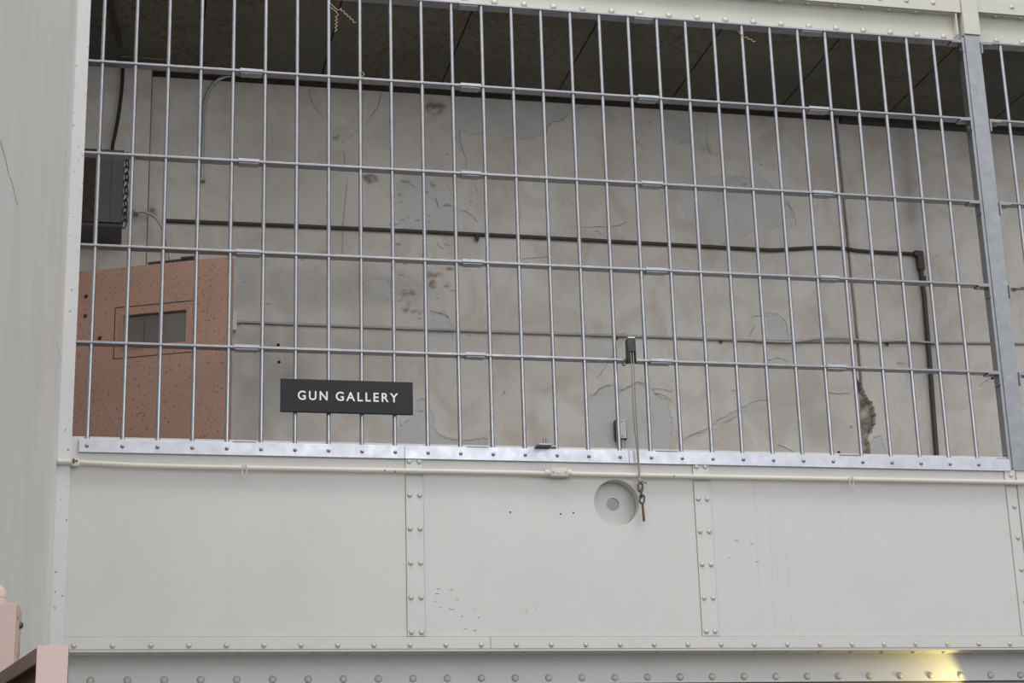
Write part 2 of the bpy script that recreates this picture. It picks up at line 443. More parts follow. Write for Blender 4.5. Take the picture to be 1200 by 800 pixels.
def inpoly(pts):
    P = [W2(*p) for p in pts]; ins = np.zeros(GX.shape, bool)
    for (xa, za), (xb, zb) in zip(P, P[1:]+P[:1]):
        c = ((za > WZ) != (zb > WZ)) & (WX < (xb-xa)*(WZ-za)/((zb-za) if abs(zb-za) > 1e-9 else 1e-9)+xa); ins ^= c
    return ins.astype(float)
def blob(x, y, rx, ry, k=.6, seed=31):
    cx, cz = W2(x, y); d = np.sqrt(((GX-cx)/rx)**2+((GZ-cz)/ry)**2)+k*fb(12, seed)
    return np.clip(1.25-d, 0, 1)
grey = np.zeros(GX.shape); brown = grey.copy(); dirt_shade = grey.copy(); dep = grey.copy()
for P in ([(530, 112), (700, 118), (668, 134), (658, 142), (648, 142), (641, 148), (634, 158), (622, 160), (605, 162), (590, 158), (572, 160), (560, 158), (542, 150), (538, 160), (541, 178), (536, 165), (533, 140)],
          [(775, 133), (822, 136), (828, 150), (828, 165), (833, 179), (820, 168), (805, 165), (790, 168), (781, 156)],
          [(798, 206), (850, 206), (900, 211), (923, 235), (932, 255), (928, 267), (905, 268), (886, 268), (877, 271), (868, 281), (852, 283), (838, 278), (825, 265), (808, 259), (799, 245)],
          [(465, 214), (480, 205), (520, 215), (535, 240), (528, 270), (490, 272), (467, 262), (472, 240)],
          [(468, 490), (470, 498), (484, 488), (490, 470), (500, 465), (507, 480), (508, 500), (522, 512), (545, 516), (570, 513), (580, 530), (460, 530)],
          [(690, 465), (705, 454), (722, 450), (727, 458), (742, 450), (755, 449), (768, 460), (784, 466), (790, 500), (780, 540), (690, 540), (684, 490)],
          [(800, 515), (830, 500), (860, 484), (868, 478), (890, 468), (902, 470), (880, 481), (850, 496), (830, 508)],
          [(898, 365), (915, 371), (924, 395), (898, 402)], [(430, 330), (450, 325), (460, 345), (436, 350)],
          [(503, 370), (520, 366), (535, 385), (528, 400), (500, 395)], [(1020, 515), (1034, 512), (1044, 540), (1018, 540)],
          [(1060, 440), (1078, 436), (1080, 458), (1064, 462)], [(690, 395), (735, 390), (720, 420), (700, 430)]):
    m = inpoly(P); grey = np.maximum(grey, m); dep = np.maximum(dep, m*.0035)
# spalls, stains, darker patches and a painted-in shadow band
for (x, y, rx, ry, s) in ((514, 128, .05, .06, 1), (540, 247, .02, .012, 2), (507, 322, .07, .02, 3), (528, 315, .03, .012, 4), (507, 333, .015, .02, 5), (484, 343, .015, .01, 6), (475, 355, .02, .04, 7),
                          (394, 160, .02, .018, 8), (433, 209, .04, .02, 9), (468, 228, .015, .008, 10), (488, 365, .025, .008, 11), (470, 344, .04, .012, 12), (378, 297, .05, .012, 13), (178, 250, .02, .03, 14)):
    b = blob(x, y, rx, ry, 1.1, 40+s*3); brown = np.maximum(brown, np.clip(b*1.3-.2, 0, .8)*np.clip(.75+1.6*fb(40, 300+s), 0, 1))
random.seed(21)
for k in range(75):
    if k < 45: x, y = random.uniform(455, 545), random.uniform(205, 375)
    else: x, y = random.uniform(280, 1150), random.uniform(110, 515)
    q = random.uniform(.003, .010); b = blob(x, y, q*random.uniform(1, 2.6), q*.6, .9, 400+k*3)
    brown = np.maximum(brown, np.clip(b*1.6-.35, 0, .6))
    if k < 12:
        m = np.clip(blob(x, y, q*3, q*3, 1.2, 700+k*3)*6-2, 0, 1); grey = np.maximum(grey, m*.9); dep = np.maximum(dep, m*.003)
for (x, y, rx, ry, a, s) in ((320, 450, .25, .30, .7, 1), (380, 340, .55, .12, .35, 2), (1065, 220, .06, .45, .75, 3), (420, 430, .35, .22, .35, 4), (930, 470, .25, .18, .3, 5), (590, 440, .3, .2, .2, 6),  # tall right-hand blob paints a soft shadow band into the wall colour
                             (960, 495, .14, .12, .55, 7), (340, 200, .3, .3, .2, 8), (870, 290, .3, .2, .25, 9), (1080, 330, .10, .6, .35, 10), (290, 330, .12, .2, .4, 11)):
    dirt_shade = np.maximum(dirt_shade, np.clip(blob(x, y, rx, ry, .45, 140+s*3)*a, 0, 1))
# vertical construction joint with the broken-out piece at its foot
jx = np.interp(GZ, [W2(1012, 533)[1], W2(1008, 430)[1], W2(979, 137)[1]], [W2(1012, 533)[0], W2(1008, 430)[0], W2(979, 137)[0]])
j = np.clip(1-np.abs(GX-jx-.003*fb(10, 77))/.0085, 0, 1); brown = np.maximum(brown, np.clip(j*1.5, 0, .85)); dep = np.maximum(dep, j*.012)
cav = inpoly([(1003, 440), (1010, 447), (1013, 470), (1020, 472), (1024, 490), (1022, 508), (1016, 512), (1018, 534), (1010, 534), (1009, 500), (1006, 470)])
dep = np.maximum(dep, cav*(.03+.012*fb(30, 91))); brown = np.maximum(brown, cav*np.clip(.55+.8*fb(25, 95), 0.1, 1))
cav2 = inpoly([(1014, 474), (1019, 478), (1021, 492), (1018, 506), (1012, 505)]); grey = np.maximum(grey, cav2)
dep = dep+.0012*(fb(5, 60)+.9)
verts = np.stack([GX, BY+dep, GZ], -1).reshape(-1, 3)
idx = np.arange((nx+1)*(nzz+1)).reshape(nzz+1, nx+1)
quads = np.stack([idx[:-1, :-1], idx[:-1, 1:], idx[1:, 1:], idx[1:, :-1]], -1).reshape(-1, 4)
# plain slab below and behind, in the same mesh
ex = np.array([[X0, BY, Z0], [X1, BY, Z0], [X1, BY+.11, Z0], [X0, BY+.11, Z0], [X0, BY+.11, Z1], [X1, BY+.11, Z1]])
b0 = len(verts); verts = np.vstack([verts, ex])
a, b_, c, d = idx[0, 0], idx[0, -1], idx[-1, -1], idx[-1, 0]
extra = [[b0, b0+1, b_, a], [b0, b0+3, b0+2, b0+1], [b0+3, b0+4, b0+5, b0+2], [d, c, b0+5, b0+4]]
me = bpy.data.meshes.new('wall_back'); me.from_pydata(verts.tolist(), [], quads.tolist()+extra)
at_ = me.color_attributes.new('wear_shade', 'FLOAT_COLOR', 'POINT')
cv = np.zeros((len(verts), 4), np.float32); cv[:, 3] = 1
cv[:b0, 0] = grey.reshape(-1); cv[:b0, 1] = brown.reshape(-1); cv[:b0, 2] = dirt_shade.reshape(-1)
at_.data.foreach_set('color', cv.reshape(-1)); me.materials.append(M['backwall'])
wb = bpy.data.objects.new('wall_back', me); COL.objects.link(wb); WP[wb.name] = Vector((0, 0, 0)); struct(wb)
# cracks: thin dark open lines in the surface
cr = [[(362, 105), (365, 118), (371, 128), (380, 139)], [(447, 108), (444, 122), (438, 132), (428, 146)], [(400, 167), (410, 160), (420, 152)], [(403, 178), (404, 190), (405, 200)],
      [(538, 152), (539, 162), (541, 172), (545, 184), (547, 197)], [(407, 206), (406, 220), (404, 240), (402, 262), (401, 297)], [(543, 247), (550, 250), (556, 256), (561, 261)],
      [(504, 364), (513, 366), (520, 368), (527, 373)], [(510, 232), (513, 240), (515, 244)], [(512, 283), (516, 289), (520, 292)], [(478, 214), (483, 217), (487, 219)],
      [(641, 158), (642, 147), (650, 143), (658, 142), (661, 136)], [(828, 165), (830, 172), (833, 179)], [(745, 165), (751, 170), (754, 173)], [(697, 271), (701, 271), (705, 275)],
      [(700, 443), (707, 433), (714, 422), (722, 410)], [(722, 458), (728, 457), (734, 455), (740, 451), (745, 448), (750, 448), (756, 453)], [(696, 462), (705, 454), (715, 450)],
      [(765, 456), (775, 456), (787, 458)], [(767, 461), (778, 463), (788, 470)], [(881, 371), (890, 370), (900, 371)], [(900, 422), (908, 420), (916, 420), (922, 423)],
      [(969, 460), (980, 461), (995, 461)], [(1148, 452), (1155, 446), (1163, 442)], [(802, 514), (815, 508), (828, 502)], [(845, 497), (855, 492), (862, 488)], [(920, 237), (928, 245), (932, 256), (932, 264)],
      [(877, 395), (881, 388), (884, 382)], [(915, 370), (921, 378), (923, 388)], [(668, 240), (672, 239)], [(610, 304), (625, 302), (645, 300)], [(680, 266), (720, 265), (735, 260)], [(911, 521), (920, 524), (930, 529)],
      [(590, 457), (592, 460), (588, 462)], [(470, 258), (474, 256)], [(557, 218), (559, 225)]]
for pts in cr:
    P = smoothpath([at(x, y, Y=BY-.001) for x, y in pts], 4) if len(pts) > 2 else [at(x, y, Y=BY-.001) for x, y in pts]
    P = [p+Vector((random.uniform(-1, 1)*.002, 0, random.uniform(-1, 1)*.002)) for p in P]
    rs = [.0004+.0009*random.random() for p in P]
    struct(obj('wall_back_crack', tube(bmesh.new(), P, rs, 5), 'crack', wb))
for (x, y) in ((327, 424), (326, 404), (983, 530), (1163, 443)):
    struct(obj('wall_back_hole', lathe(bmesh.new(), [(.008, -.002), (.007, .0008), (0, .0006)], at(x, y, Y=BY), (0, -1, 0), 9), 'gap', wb))
# nearer pier at the left end of the back wall
bm = bmesh.new(); box(bm, XL, .206, .842, .905, 2.3, CZ-.002)
me_o = struct(obj('wall_pier', bm, 'backwall'))
sp = tube(bmesh.new(), [(.2062, .842, 2.4), (.2062, .842, 5.16)], .0022, 6)
struct(obj('wall_pier_edge', sp, 'crack', me_o))
# rusted steel angle along the top of the back wall
t7 = struct(obj('trim_7', B(.21, 3.53, .880, .908, CZ-.012, CZ-.001), 'rusty'))
struct(obj('trim_8', B(3.56, 4.75, .86, .908, CZ-.028, CZ-.001), 'darksteel'))

struct(obj('floor_gallery', B(XL+.002, XR, .136, .908, 2.25, 2.34), 'floor'))
# ------------------------------------------------------------------ fascia above the grille
sl = .012
def sloped(o): o.rotation_euler = (0, -sl, 0); return o
t9 = struct(obj('trim_9', B(XL, XR, .040, .046, 5.170, 5.9), 'fascia'))
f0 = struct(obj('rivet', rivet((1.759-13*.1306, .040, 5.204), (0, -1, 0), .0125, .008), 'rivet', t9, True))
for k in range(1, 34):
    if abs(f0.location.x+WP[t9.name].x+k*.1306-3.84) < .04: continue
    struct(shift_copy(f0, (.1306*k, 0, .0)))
def ledge(n, xa, xb, dz):
    # projecting angle above the fascia: underside leg + upright leg with rivets, tipped very slightly like the one in the photo
    t = struct(obj('trim_%d' % n, B(xa, xb, 0, .0398, 5.305, 5.311), 'fascia'))
    t.location.z += dz; WP[t.name].z += dz
    struct(obj('angle_leg', B(xa, xb, -.002, .004, 5.305+dz, 5.372+dz, bev=.001), 'fascia', t))
    struct(obj('upper_plate', B(xa, xb, .0045, .012, 5.36+dz, 5.9), 'fascia', t))
    k0 = math.ceil((xa-3.531+.05)/.1306)
    g = h = None; x = 3.531+.1306*k0
    while x < xb-.02:
        if g is None:
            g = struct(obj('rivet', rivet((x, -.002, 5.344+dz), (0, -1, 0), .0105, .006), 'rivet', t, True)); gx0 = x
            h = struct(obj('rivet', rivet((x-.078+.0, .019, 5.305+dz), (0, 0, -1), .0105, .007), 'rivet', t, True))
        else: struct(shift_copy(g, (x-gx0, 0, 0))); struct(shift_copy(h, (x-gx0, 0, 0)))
        x += .1306
    return t
l1 = ledge(10, XL, 3.795, .004); l2 = ledge(11, 3.876, XR, .014)
struct(obj('angle_end_flange', B(3.768, 3.774, .002, .0398, 5.20, 5.309), 'fascia', l1))

# ------------------------------------------------------------------ upright post between the bays
post = thing('upright_post', (3.826, .02, 3.19), 'galvanised steel post dividing the two bays of the barred gallery front', 'post')
bm = bmesh.new(); box(bm, 3.783, 3.797, -.001, .046, 3.178, 5.185, bev=.001); obj('edge_flange', bm, 'flat', post)
bm = bmesh.new(); box(bm, 3.7975, 3.870, -.006, .002, 3.176, 5.197, bev=.001); box(bm, 3.860, 3.870, .002, .046, 3.178, 5.197); obj('face_plate', bm, 'post', post)
bm = bmesh.new(); box(bm, 3.7975, 3.876, -.012, .039, 5.199, 5.9, bev=.001); obj('painted_upper_post', bm, 'fascia', post)['label'] = 'ivory painted upper length of the post'

# ------------------------------------------------------------------ the barred grille
ZR = [4.780, 4.384, 3.998, 3.604]
S = .13
YF, YB = -.012, .034
def flatbar(x0, x1, z, th=.009): return B(x0, x1, YF, YB, z-th/2, z+th/2, bev=.001)
def splice(x0, x1, z, parent, side=-1):
    bm = bmesh.new(); box(bm, x0, x1, YF-.003, YB+.001, z-.0030, z+.0085, bev=.0008)
    box(bm, x0+.004, x1-.004, YF+.004, YB+.002, z-.0085, z-.0030)
    for fx in (.3, .72): dome((x0+(x1-x0)*fx, YF+.018, z-.0085), (0, 0, -1), .0055, .003, bm)
    return obj('splice_plate', bm, 'splice', parent)
def bracket(x, z, sgn, parent):
    """angle cleat that bolts a cross bar to the post; sgn -1 = the leg points left"""
    bm = bmesh.new(); L = .055
    xa, xb = sorted((x, x+sgn*L)); box(bm, xa, xb, YF-.002, YB+.001, z-.0105, z-.0048, bev=.0006)
    xa, xb = sorted((x, x+sgn*.006)); box(bm, xa, xb, YF-.002, YB+.001, z-.055, z-.0106, bev=.0006)
    dome((x+sgn*L*.6, YF+.02, z-.0105), (0, 0, -1), .006, .004, bm)
    dome((x+sgn*.006, YF+.02, z-.036), (sgn, 0, 0), .006, .005, bm)
    return obj('corner_cleat', bm, 'flat', parent)
def rail(gr, x0, x1, bolts, bx0):
    zt = 3.2235
    bm = bmesh.new(); box(bm, x0, x1, -.012, -.0045, zt-.0515, zt, bev=.001); box(bm, x0, x1, -.0045, .034, zt-.007, zt)
    r = obj('bottom_rail', bm, 'alu', gr)
    if not bx0:
        for jx in (474, 737): q = at(jx, 523 if jx < 500 else 530, Y=-.012).x; obj('butt_joint', B(q-.001, q+.001, -.0125, -.0115, zt-.0510, zt-.001), 'darksteel', r)
    b0 = obj('bolt', dome((bx0, -.012, zt-.027), (0, -1, 0), .0075, .007), 'bolt', r, True)
    for k in range(1, bolts): shift_copy(b0, (S*k*.9995, 0, 0))
    return r
def grille(xa, xb, xs, label, splices, post_l, post_r, bolt0):
    g = thing('security_grille', ((xa+xb)/2, 0, 3.17), label, 'security grille')
    b0 = obj('bar', tube(bmesh.new(), [(xs[0], 0, 3.219), (xs[0], 0, 5.160)], .0083, 16), 'bar', g, True)
    for x in xs[1:]: shift_copy(b0, (x-xs[0], 0, 0))
    for i, z in enumerate(ZR):
        c = obj('cross_bar', flatbar(xa, xb, z), 'flat', g)
        for (p0, p1) in splices[i]: splice(p0, p1, z, c)
        if post_r: bracket(xb, z, -1, c)
        if post_l: bracket(xa, z, 1, c)
    bm = bmesh.new(); box(bm, xa, xb, YF, .0455, 5.158, 5.166, bev=.001)
    for k in range(int((xb-xa)/S)): dome((xa+.06+k*S+.05, YF+.022, 5.158), (0, 0, -1), .005, .003, bm)
    c = obj('top_bar', bm, 'flat', g)
    for (p0, p1) in splices[4]: splice(p0, p1, 5.160, c)
    if post_r: bracket(xb, 5.162, -1, c)
    if post_l: bracket(xa, 5.162, 1, c)
    r = rail(g, xa if post_l else xa+.025, xb, len(xs), bolt0)
    for (p0, p1) in splices[5]:
        obj('splice_plate', B(p0, p1, -.0145, .034, 3.2237, 3.2275, bev=.0006), 'flat', r)
    if post_r:
        bm = bmesh.new(); box(bm, xb-.006, xb, YF, YB, 3.224, 3.275, bev=.0006); box(bm, xb-.055, xb-.006, YF+.004, YB, 3.2236, 3.229)
        dome((xb-.006, YF+.02, 3.25), (-1, 0, 0), .006, .005, bm); obj('corner_cleat', bm, 'flat', g)
    return g
def xspan(*pts):   # splice plates: measured places along each cross bar
    return [(at(a, y, Y=0).x, at(b, y, Y=0).x) for a, b, y in pts]
SP = [xspan((281, 308, 86), (539, 563, 103), (747, 771, 115), (947, 970, 127)),
      xspan((279, 304, 189), (540, 563, 205), (751, 776, 215), (951, 975, 227)),
      xspan((276, 306, 296), (541, 566, 308), (756, 782, 317), (960, 983, 326)),
      xspan((274, 304, 407), (545, 569, 415), (761, 787, 423), (968, 992, 430)),
      xspan((537, 560, 4), (742, 765, 19), (938, 963, 33)),
      xspan((273, 300, 520), (547, 572, 524), (768, 793, 529), (983, 1007, 534))]
g1 = grille(-.055, 3.7825, [S*k for k in range(29)], 'long barred steel grille with four cross bars between the left white trim and the post', SP, False, True, 0.0)
g2 = grille(3.871, XR, [3.972+S*k for k in range(6)], 'barred steel grille of the next bay, right of the post', [[], [], [], [], [], []], True, False, 3.972)
for (x, y, h) in ((590, 531, 1), (737, 535, 1),):
    pass

# ------------------------------------------------------------------ sign
sx0, sx1, sz0, sz1 = .721, 1.239, 3.3455, 3.4765
sg = thing('sign', ((sx0+sx1)/2, -.018, sz0), 'black rectangular sign reading GUN GALLERY in white letters, fixed to the bars', 'sign')
obj('sign_board', B(sx0, sx1, -.030, -.0125, sz0, sz1, bev=.0012), 'sign', sg)
for word, ux0, ux1, ym in (('GUN', 349, 384, 462.3), ('GALLERY', 393.5, 466.5, 464.3)):
    tc = bpy.data.curves.new('lettering', 'FONT'); tc.body = word; tc.size = .055; tc.space_character = 1.32
    tc.extrude = .0005; tc.offset = .0009; tc.align_x = 'LEFT'
    to = bpy.data.objects.new('tmp_text', tc); COL.objects.link(to)
    dg = bpy.context.evaluated_depsgraph_get(); tm = bpy.data.meshes.new_from_object(to.evaluated_get(dg)); bpy.data.objects.remove(to)
    co = np.zeros(len(tm.vertices)*3); tm.vertices.foreach_get('co', co); co = co.reshape(-1, 3)
    lx0, lx1, ly0, ly1 = co[:, 0].min(), co[:, 0].max(), co[:, 1].min(), co[:, 1].max()
    pa, pb = at(ux0, ym, Y=-.031), at(ux1, ym, Y=-.031); zc = 3.4108; hh = .0185
    sxx = (pb.x-pa.x)/(lx1-lx0); szz = 2*hh/(ly1-ly0)
    co2 = np.stack([pa.x+(co[:, 0]-lx0)*sxx, -.0306-co[:, 2]*1.0, zc-hh+(co[:, 1]-ly0)*szz], -1)-np.array(WP[sg.name])
    tm.vertices.foreach_set('co', co2.reshape(-1)); tm.name = 'lettering'; tm.materials.clear(); tm.materials.append(M['letter'])
    lo = bpy.data.objects.new('lettering', tm); COL.objects.link(lo); lo.parent = sg; WP[lo.name] = WP[sg.name]; lo['label'] = 'white capitals spelling ' + word

# ------------------------------------------------------------------ painted conduit along the parapet
cY = -.0205
cp = [at(x, y, Y=cY) for x, y in ((73, 541), (86, 541.5), (110, 543), (160, 545.5), (220, 547.2))]
cp += [Vector((x, cY, z)) for x, z in ((.9, 3.1195), (1.6, 3.1205), (2.6, 3.119), (3.6, 3.1205), (4.2, 3.119), (XR, 3.119))]
cp[0].x = XL+.001
cond = thing('painted_conduit', (cp[0].x+.2, cY, 3.1), 'ivory painted conduit running along the parapet below the bottom rail of the grille', 'conduit')
obj('conduit_tube', tube(bmesh.new(), smoothpath(cp, 4), .0112, 14), 'conduit', cond, True)
bm = bmesh.new(); p = at(88.5, 542, Y=cY); box(bm, p.x-.014, p.x+.014, cY-.014, cY+.0145, p.z-.0145, p.z+.0145, bev=.004); obj('pipe_clamp', bm, 'whitebox', cond)
bm = bmesh.new(); box(bm, p.x-.010, p.x-.003, cY-.018, cY-.0138, p.z-.006, p.z+.012); tube(bm, [(p.x+.004, cY-.014, p.z+.004), (p.x+.004, cY-.020, p.z+.004)], .004, 8); obj('clamp_screw', bm, 'rustpin', cond)
for x, y in ((286.5, 549), (997.5, 562)):
    p = at(x, y, Y=cY-.012); link_mesh(b := bmesh.new(), (p.x, cY-.0135, p.z-.008), .050, .0085, .0020, .0); obj('ring_clip', b, 'conduit', cond, True)
pa, pb = at(638, 553, Y=cY), at(669, 555, Y=cY); zc = (pa.z+pb.z)/2
bm = bmesh.new(); box(bm, pa.x+.022, pb.x-.014, cY-.017, cY+.020, zc-.017, zc+.017, bev=.005)
tube(bm, [(pa.x, cY, zc-.001), (pa.x+.03, cY, zc-.001)], .0145, 14); tube(bm, [(pb.x-.02, cY, zc-.001), (pb.x, cY, zc-.001)], .0145, 14)
fit = obj('junction_fitting', bm, 'conduit', cond, True)
bm = bmesh.new()
for fx in (.3, .78): dome((pa.x+(pb.x-pa.x)*fx, cY-.017, zc), (0, -1, 0), .004, .002, bm)
box(bm, (pa.x+pb.x)/2-.006, (pa.x+pb.x)/2+.010, cY-.0186, cY-.0168, zc-.003, zc+.003); obj('fitting_screw', bm, 'bolt', fit)
for x, y in ((451, 551), (463, 552), (790, 557.5)):
    p = at(x, y, Y=cY-.011); obj('paint_chip', lathe(bmesh.new(), [(.004, -.001), (.0035, .0008), (0, .001)], (p.x, cY-.0108, p.z), (0, -1, 0), 7), 'edgedark', cond)

# ------------------------------------------------------------------ latch on the bottom rail
p0, p1 = at(629.5, 523, Y=-.05), at(649, 524, Y=-.03)
lt = thing('latch_plate', ((p0.x+p1.x)/2, -.03, 3.228), 'small flat latch plate with two upright pins on the bottom rail, above the conduit fitting', 'latch')
obj('plate', B(p0.x, p1.x-.012, -.062, .02, 3.2278, 3.233, bev=.001), 'bolt', lt)
for dx in (.030, .043): obj('pin', tube(bmesh.new(), [(p0.x+dx, -.035, 3.2325), (p0.x+dx, -.035, 3.262)], .0042, 10), 'bolt', lt, True)
obj('latch_tongue', B(p1.x-.014, p1.x+.010, -.03, -.004, 3.2278, 3.233, bev=.001), 'flat', lt)

# ------------------------------------------------------------------ pulley, rope, chain and toggle
pu = at(739, 412, Y=-.03)
pt_, pb_ = at(739, 397.5, Y=-.035), at(739, 427, Y=-.035)
pr = thing('pulley_bracket', (pu.x, -.03, pb_.z), 'dark steel pulley bracket clamped on the lowest cross bar, holding the rope', 'bracket')
bm = bmesh.new(); w = .0165
box(bm, pu.x-w, pu.x-w+.004, -.052, -.0125, pb_.z+.006, pt_.z, bev=.0008); box(bm, pu.x+w-.004, pu.x+w, -.052, -.0125, pb_.z+.006, pt_.z, bev=.0008)
box(bm, pu.x-w, pu.x+w, -.0175, -.0125, pb_.z+.012, pt_.z, bev=.0008); box(bm, pu.x-w+.003, pu.x+w-.003, -.050, -.044, pt_.z-.055, pt_.z-.002, bev=.0008)
obj('bracket_body', bm, 'bracketsteel', pr)
obj('end_cap', B(pu.x-w+.001, pu.x+w-.001, -.052, -.014, pt_.z-.001, pt_.z+.006, bev=.002), 'caplight', pr)
bm = bmesh.new(); zc = pb_.z+.038; lathe(bm, [(.017, -.0075), (.017, -.0055), (.012, -.002), (.012, .002), (.017, .0055), (.017, .0075)], (pu.x, -.032, zc), (1, 0, 0), 18); obj('pulley_wheel', bm, 'darksteel', pr, True)
obj('axle', tube(bmesh.new(), [(pu.x-w-.003, -.032, zc), (pu.x+w+.003, -.032, zc)], .004, 10), 'bolt', pr, True)
hp = [at(x, y, Y=-.02) for x, y in ((736, 420), (732.5, 422.5), (729.5, 424), (730, 427.5), (733, 428))]
obj('side_hook', tube(bmesh.new(), smoothpath(hp, 4), .003, 8), 'rustpin', pr, True)
rk = at(750, 563, Y=-.040)
bm = bmesh.new(); s1 = [Vector((pu.x-.006, -.046, zc+.012)), Vector((pu.x-.004, -.047, zc-.05)), at(742, 480, Y=-.044), at(746, 525, Y=-.041), at(748.5, 552, Y=-.040), Vector(rk)]
s2 = [Vector((pu.x+.006, -.046, zc+.012)), at(743, 430, Y=-.047), at(744.5, 470, Y=-.044), at(747.5, 520, Y=-.041), at(749, 548, Y=-.040), Vector(rk)]
tube(bm, smoothpath(s1, 8), .0027, 8); tube(bm, smoothpath(s2, 8), .0027, 8)
kn = bmesh.ops.create_icosphere(bm, subdivisions=2, radius=.0105)
for v in kn['verts']: v.co = Vector((v.co.x*.9, v.co.y*.8, v.co.z*1.2))+rk
tube(bm, [rk, rk+Vector((.012, -.004, -.004)), rk+Vector((.026, -.004, -.010))], [.005, .004, .0045], 8)
tag(obj('rope', bm, 'rope', smooth=True, org=rk), 'thin grey rope hanging from the pulley bracket down over the bottom rail', 'rope')
ch = thing('chain', (rk.x+.002, -.040, rk.z-.17), 'short dark chain with rusty toggle pin hanging from the rope end beside the gun port', 'chain')
x, z = rk.x+.0005, rk.z-.012
for k in range(3):
    b = bmesh.new(); link_mesh(b, (x+.0020*k, -.040, z-.015-.024*k), .034, .0095, .0042, .15 if k % 2 == 0 else 1.3, .12 if k % 2 == 0 else 0)
    obj('chain_link', b, 'chain', ch, True)
zb = z-.015-.024*2-.006
tp = at(751.5, 610.5, Y=-.04)
obj('toggle_pin', tube(bmesh.new(), [(x+.0045, -.040, zb-.008), (x+.0055, -.040, zb-.03), (x+.0075, -.040, tp.z)], [.0045, .005, .0055], 10), 'rustpin', ch, True)

# ------------------------------------------------------------------ pipes on the back wall
pY = BY-.011
pth = smoothpath([at(x, y, Y=pY) for x, y in ((194, 258.5), (400, 267), (600, 276.5), (750, 284.5), (885, 292), (905, 293), (930, 291.5), (960, 290), (990, 291), (1005, 293.5), (1040, 296), (1074, 297.5))], 6)
pp = thing('dark_pipe', (pth[0].x, pY, pth[0].z), 'dark brown pipe crossing the whole back wall, turning down at an elbow near the right', 'pipe')
obj('pipe_run', tube(bmesh.new(), pth, .0088, 12), 'darkpipe', pp, True)
e0, e1 = at(1074, 298, Y=pY), at(1079, 327, Y=pY)
bm = bmesh.new(); cx_ = (e0.x+e1.x)/2+.006
box(bm, cx_-.030, cx_+.020, pY-.020, BY-.003, e0.z-.014, e0.z+.016, bev=.007); box(bm, cx_-.016, cx_+.021, pY-.020, BY-.003, e0.z-.085, e0.z-.005, bev=.007)
tube(bm, [(cx_+.003, pY-.003, e0.z-.080), (cx_+.003, pY-.003, e0.z-.105)], .0125, 12)
obj('elbow_fitting', bm, 'darkpipe', pp, True)
obj('pipe_drop', tube(bmesh.new(), [(cx_+.003, pY, e0.z-.09), at(1083, 345, Y=pY), at(1090, 430, Y=pY), at(1098, 540, Y=pY)], .0118, 12), 'darkpipe', pp, True)
for x, y in ((559, 277.5), (1083, 325)):
    p = at(x, y, Y=pY-.006); obj('clip', lathe(bmesh.new(), [(.011, 0), (.009, .018), (.003, .030)], (p.x, pY-.004, p.z+.004), (0, -.2, -1), 10), 'darkpipe', pp, True)
tY = BY-.0075
pth = [at(x, y, Y=tY) for x, y in ((276, 377), (400, 382), (600, 389.5), (760, 394.5), (900, 399.5), (1040, 400.5), (1200, 402.5), (1330, 405))]
pp = thing('thin_conduit', (pth[0].x, tY, pth[0].z), 'thin grey conduit crossing the back wall from the white outlet box beside the pink door', 'conduit')
obj('conduit_tube', tube(bmesh.new(), smoothpath(pth, 4), .0062, 10), 'thinpipe', pp, True)
for x, y in ((723, 394.5), (845, 399), (1040, 402)):
    p = at(x, y, Y=tY-.006); obj('clip', lathe(bmesh.new(), [(.007, 0), (.006, .010), (.002, .014)], (p.x, tY-.002, p.z), (0, -.4, -1), 9), 'darksteel', pp, True)
pth = [at(x, y, Y=BY-.020) for x, y in ((885, 399), (920, 400.5), (938, 399.5), (955, 397), (975, 395.5), (990, 396), (1008, 398.5), (1030, 400), (1052, 399), (1075, 400), (1100, 402))]
tag(obj('loose_cable', tube(bmesh.new(), smoothpath(pth, 5), .0048, 9), 'greybend', smooth=True), 'pale loose cable waving over the thin conduit across the wall joint', 'cable')
a_, b_ = at(271.5, 364, Y=.87), at(277.5, 387, Y=.87)
jb = thing('outlet_box', ((a_.x+b_.x)/2, .88, b_.z), 'narrow white outlet box on the back wall beside the pink door', 'electrical box')
obj('box_body', B(a_.x-.012, b_.x, .868, BY-.0015, b_.z+.006, a_.z-.006, bev=.003), 'whitebox', jb)
obj('cover_plate', B(a_.x-.010, b_.x-.001, .8635, .8682, b_.z, a_.z, bev=.001), 'whitebox', jb)
p = at(277, 377.5, Y=tY); obj('connector', tube(bmesh.new(), [(b_.x-.002, tY, p.z), (b_.x+.018, tY, p.z)], .009, 10), 'thinpipe', jb, True)
a_, b_ = at(723.5, 491.5, Y=.87), at(734.5, 514, Y=.87)
sb = thing('switch_box', ((a_.x+b_.x)/2, .88, b_.z-.05), 'small off-white switch box low on the back wall behind the rope', 'electrical box')
obj('box_body', B(a_.x-.008, b_.x+.003, .872, BY-.0015, b_.z-.002, a_.z+.002, bev=.002), 'darksteel', sb)
obj('cover_plate', B(a_.x+.002, b_.x-.001, .866, .8722, b_.z+.002, a_.z, bev=.001), 'whitebox', sb)
for z in (a_.z-.010, b_.z+.012): obj('cover_screw', dome(((a_.x+b_.x)/2, .866, z), (0, -1, 0), .003, .002), 'darksteel', sb)
obj('conduit_stub', tube(bmesh.new(), [((a_.x+b_.x)/2+.004, .885, b_.z), ((a_.x+b_.x)/2+.004, .885, b_.z-.24)], .009, 10), 'thinpipe', sb, True)

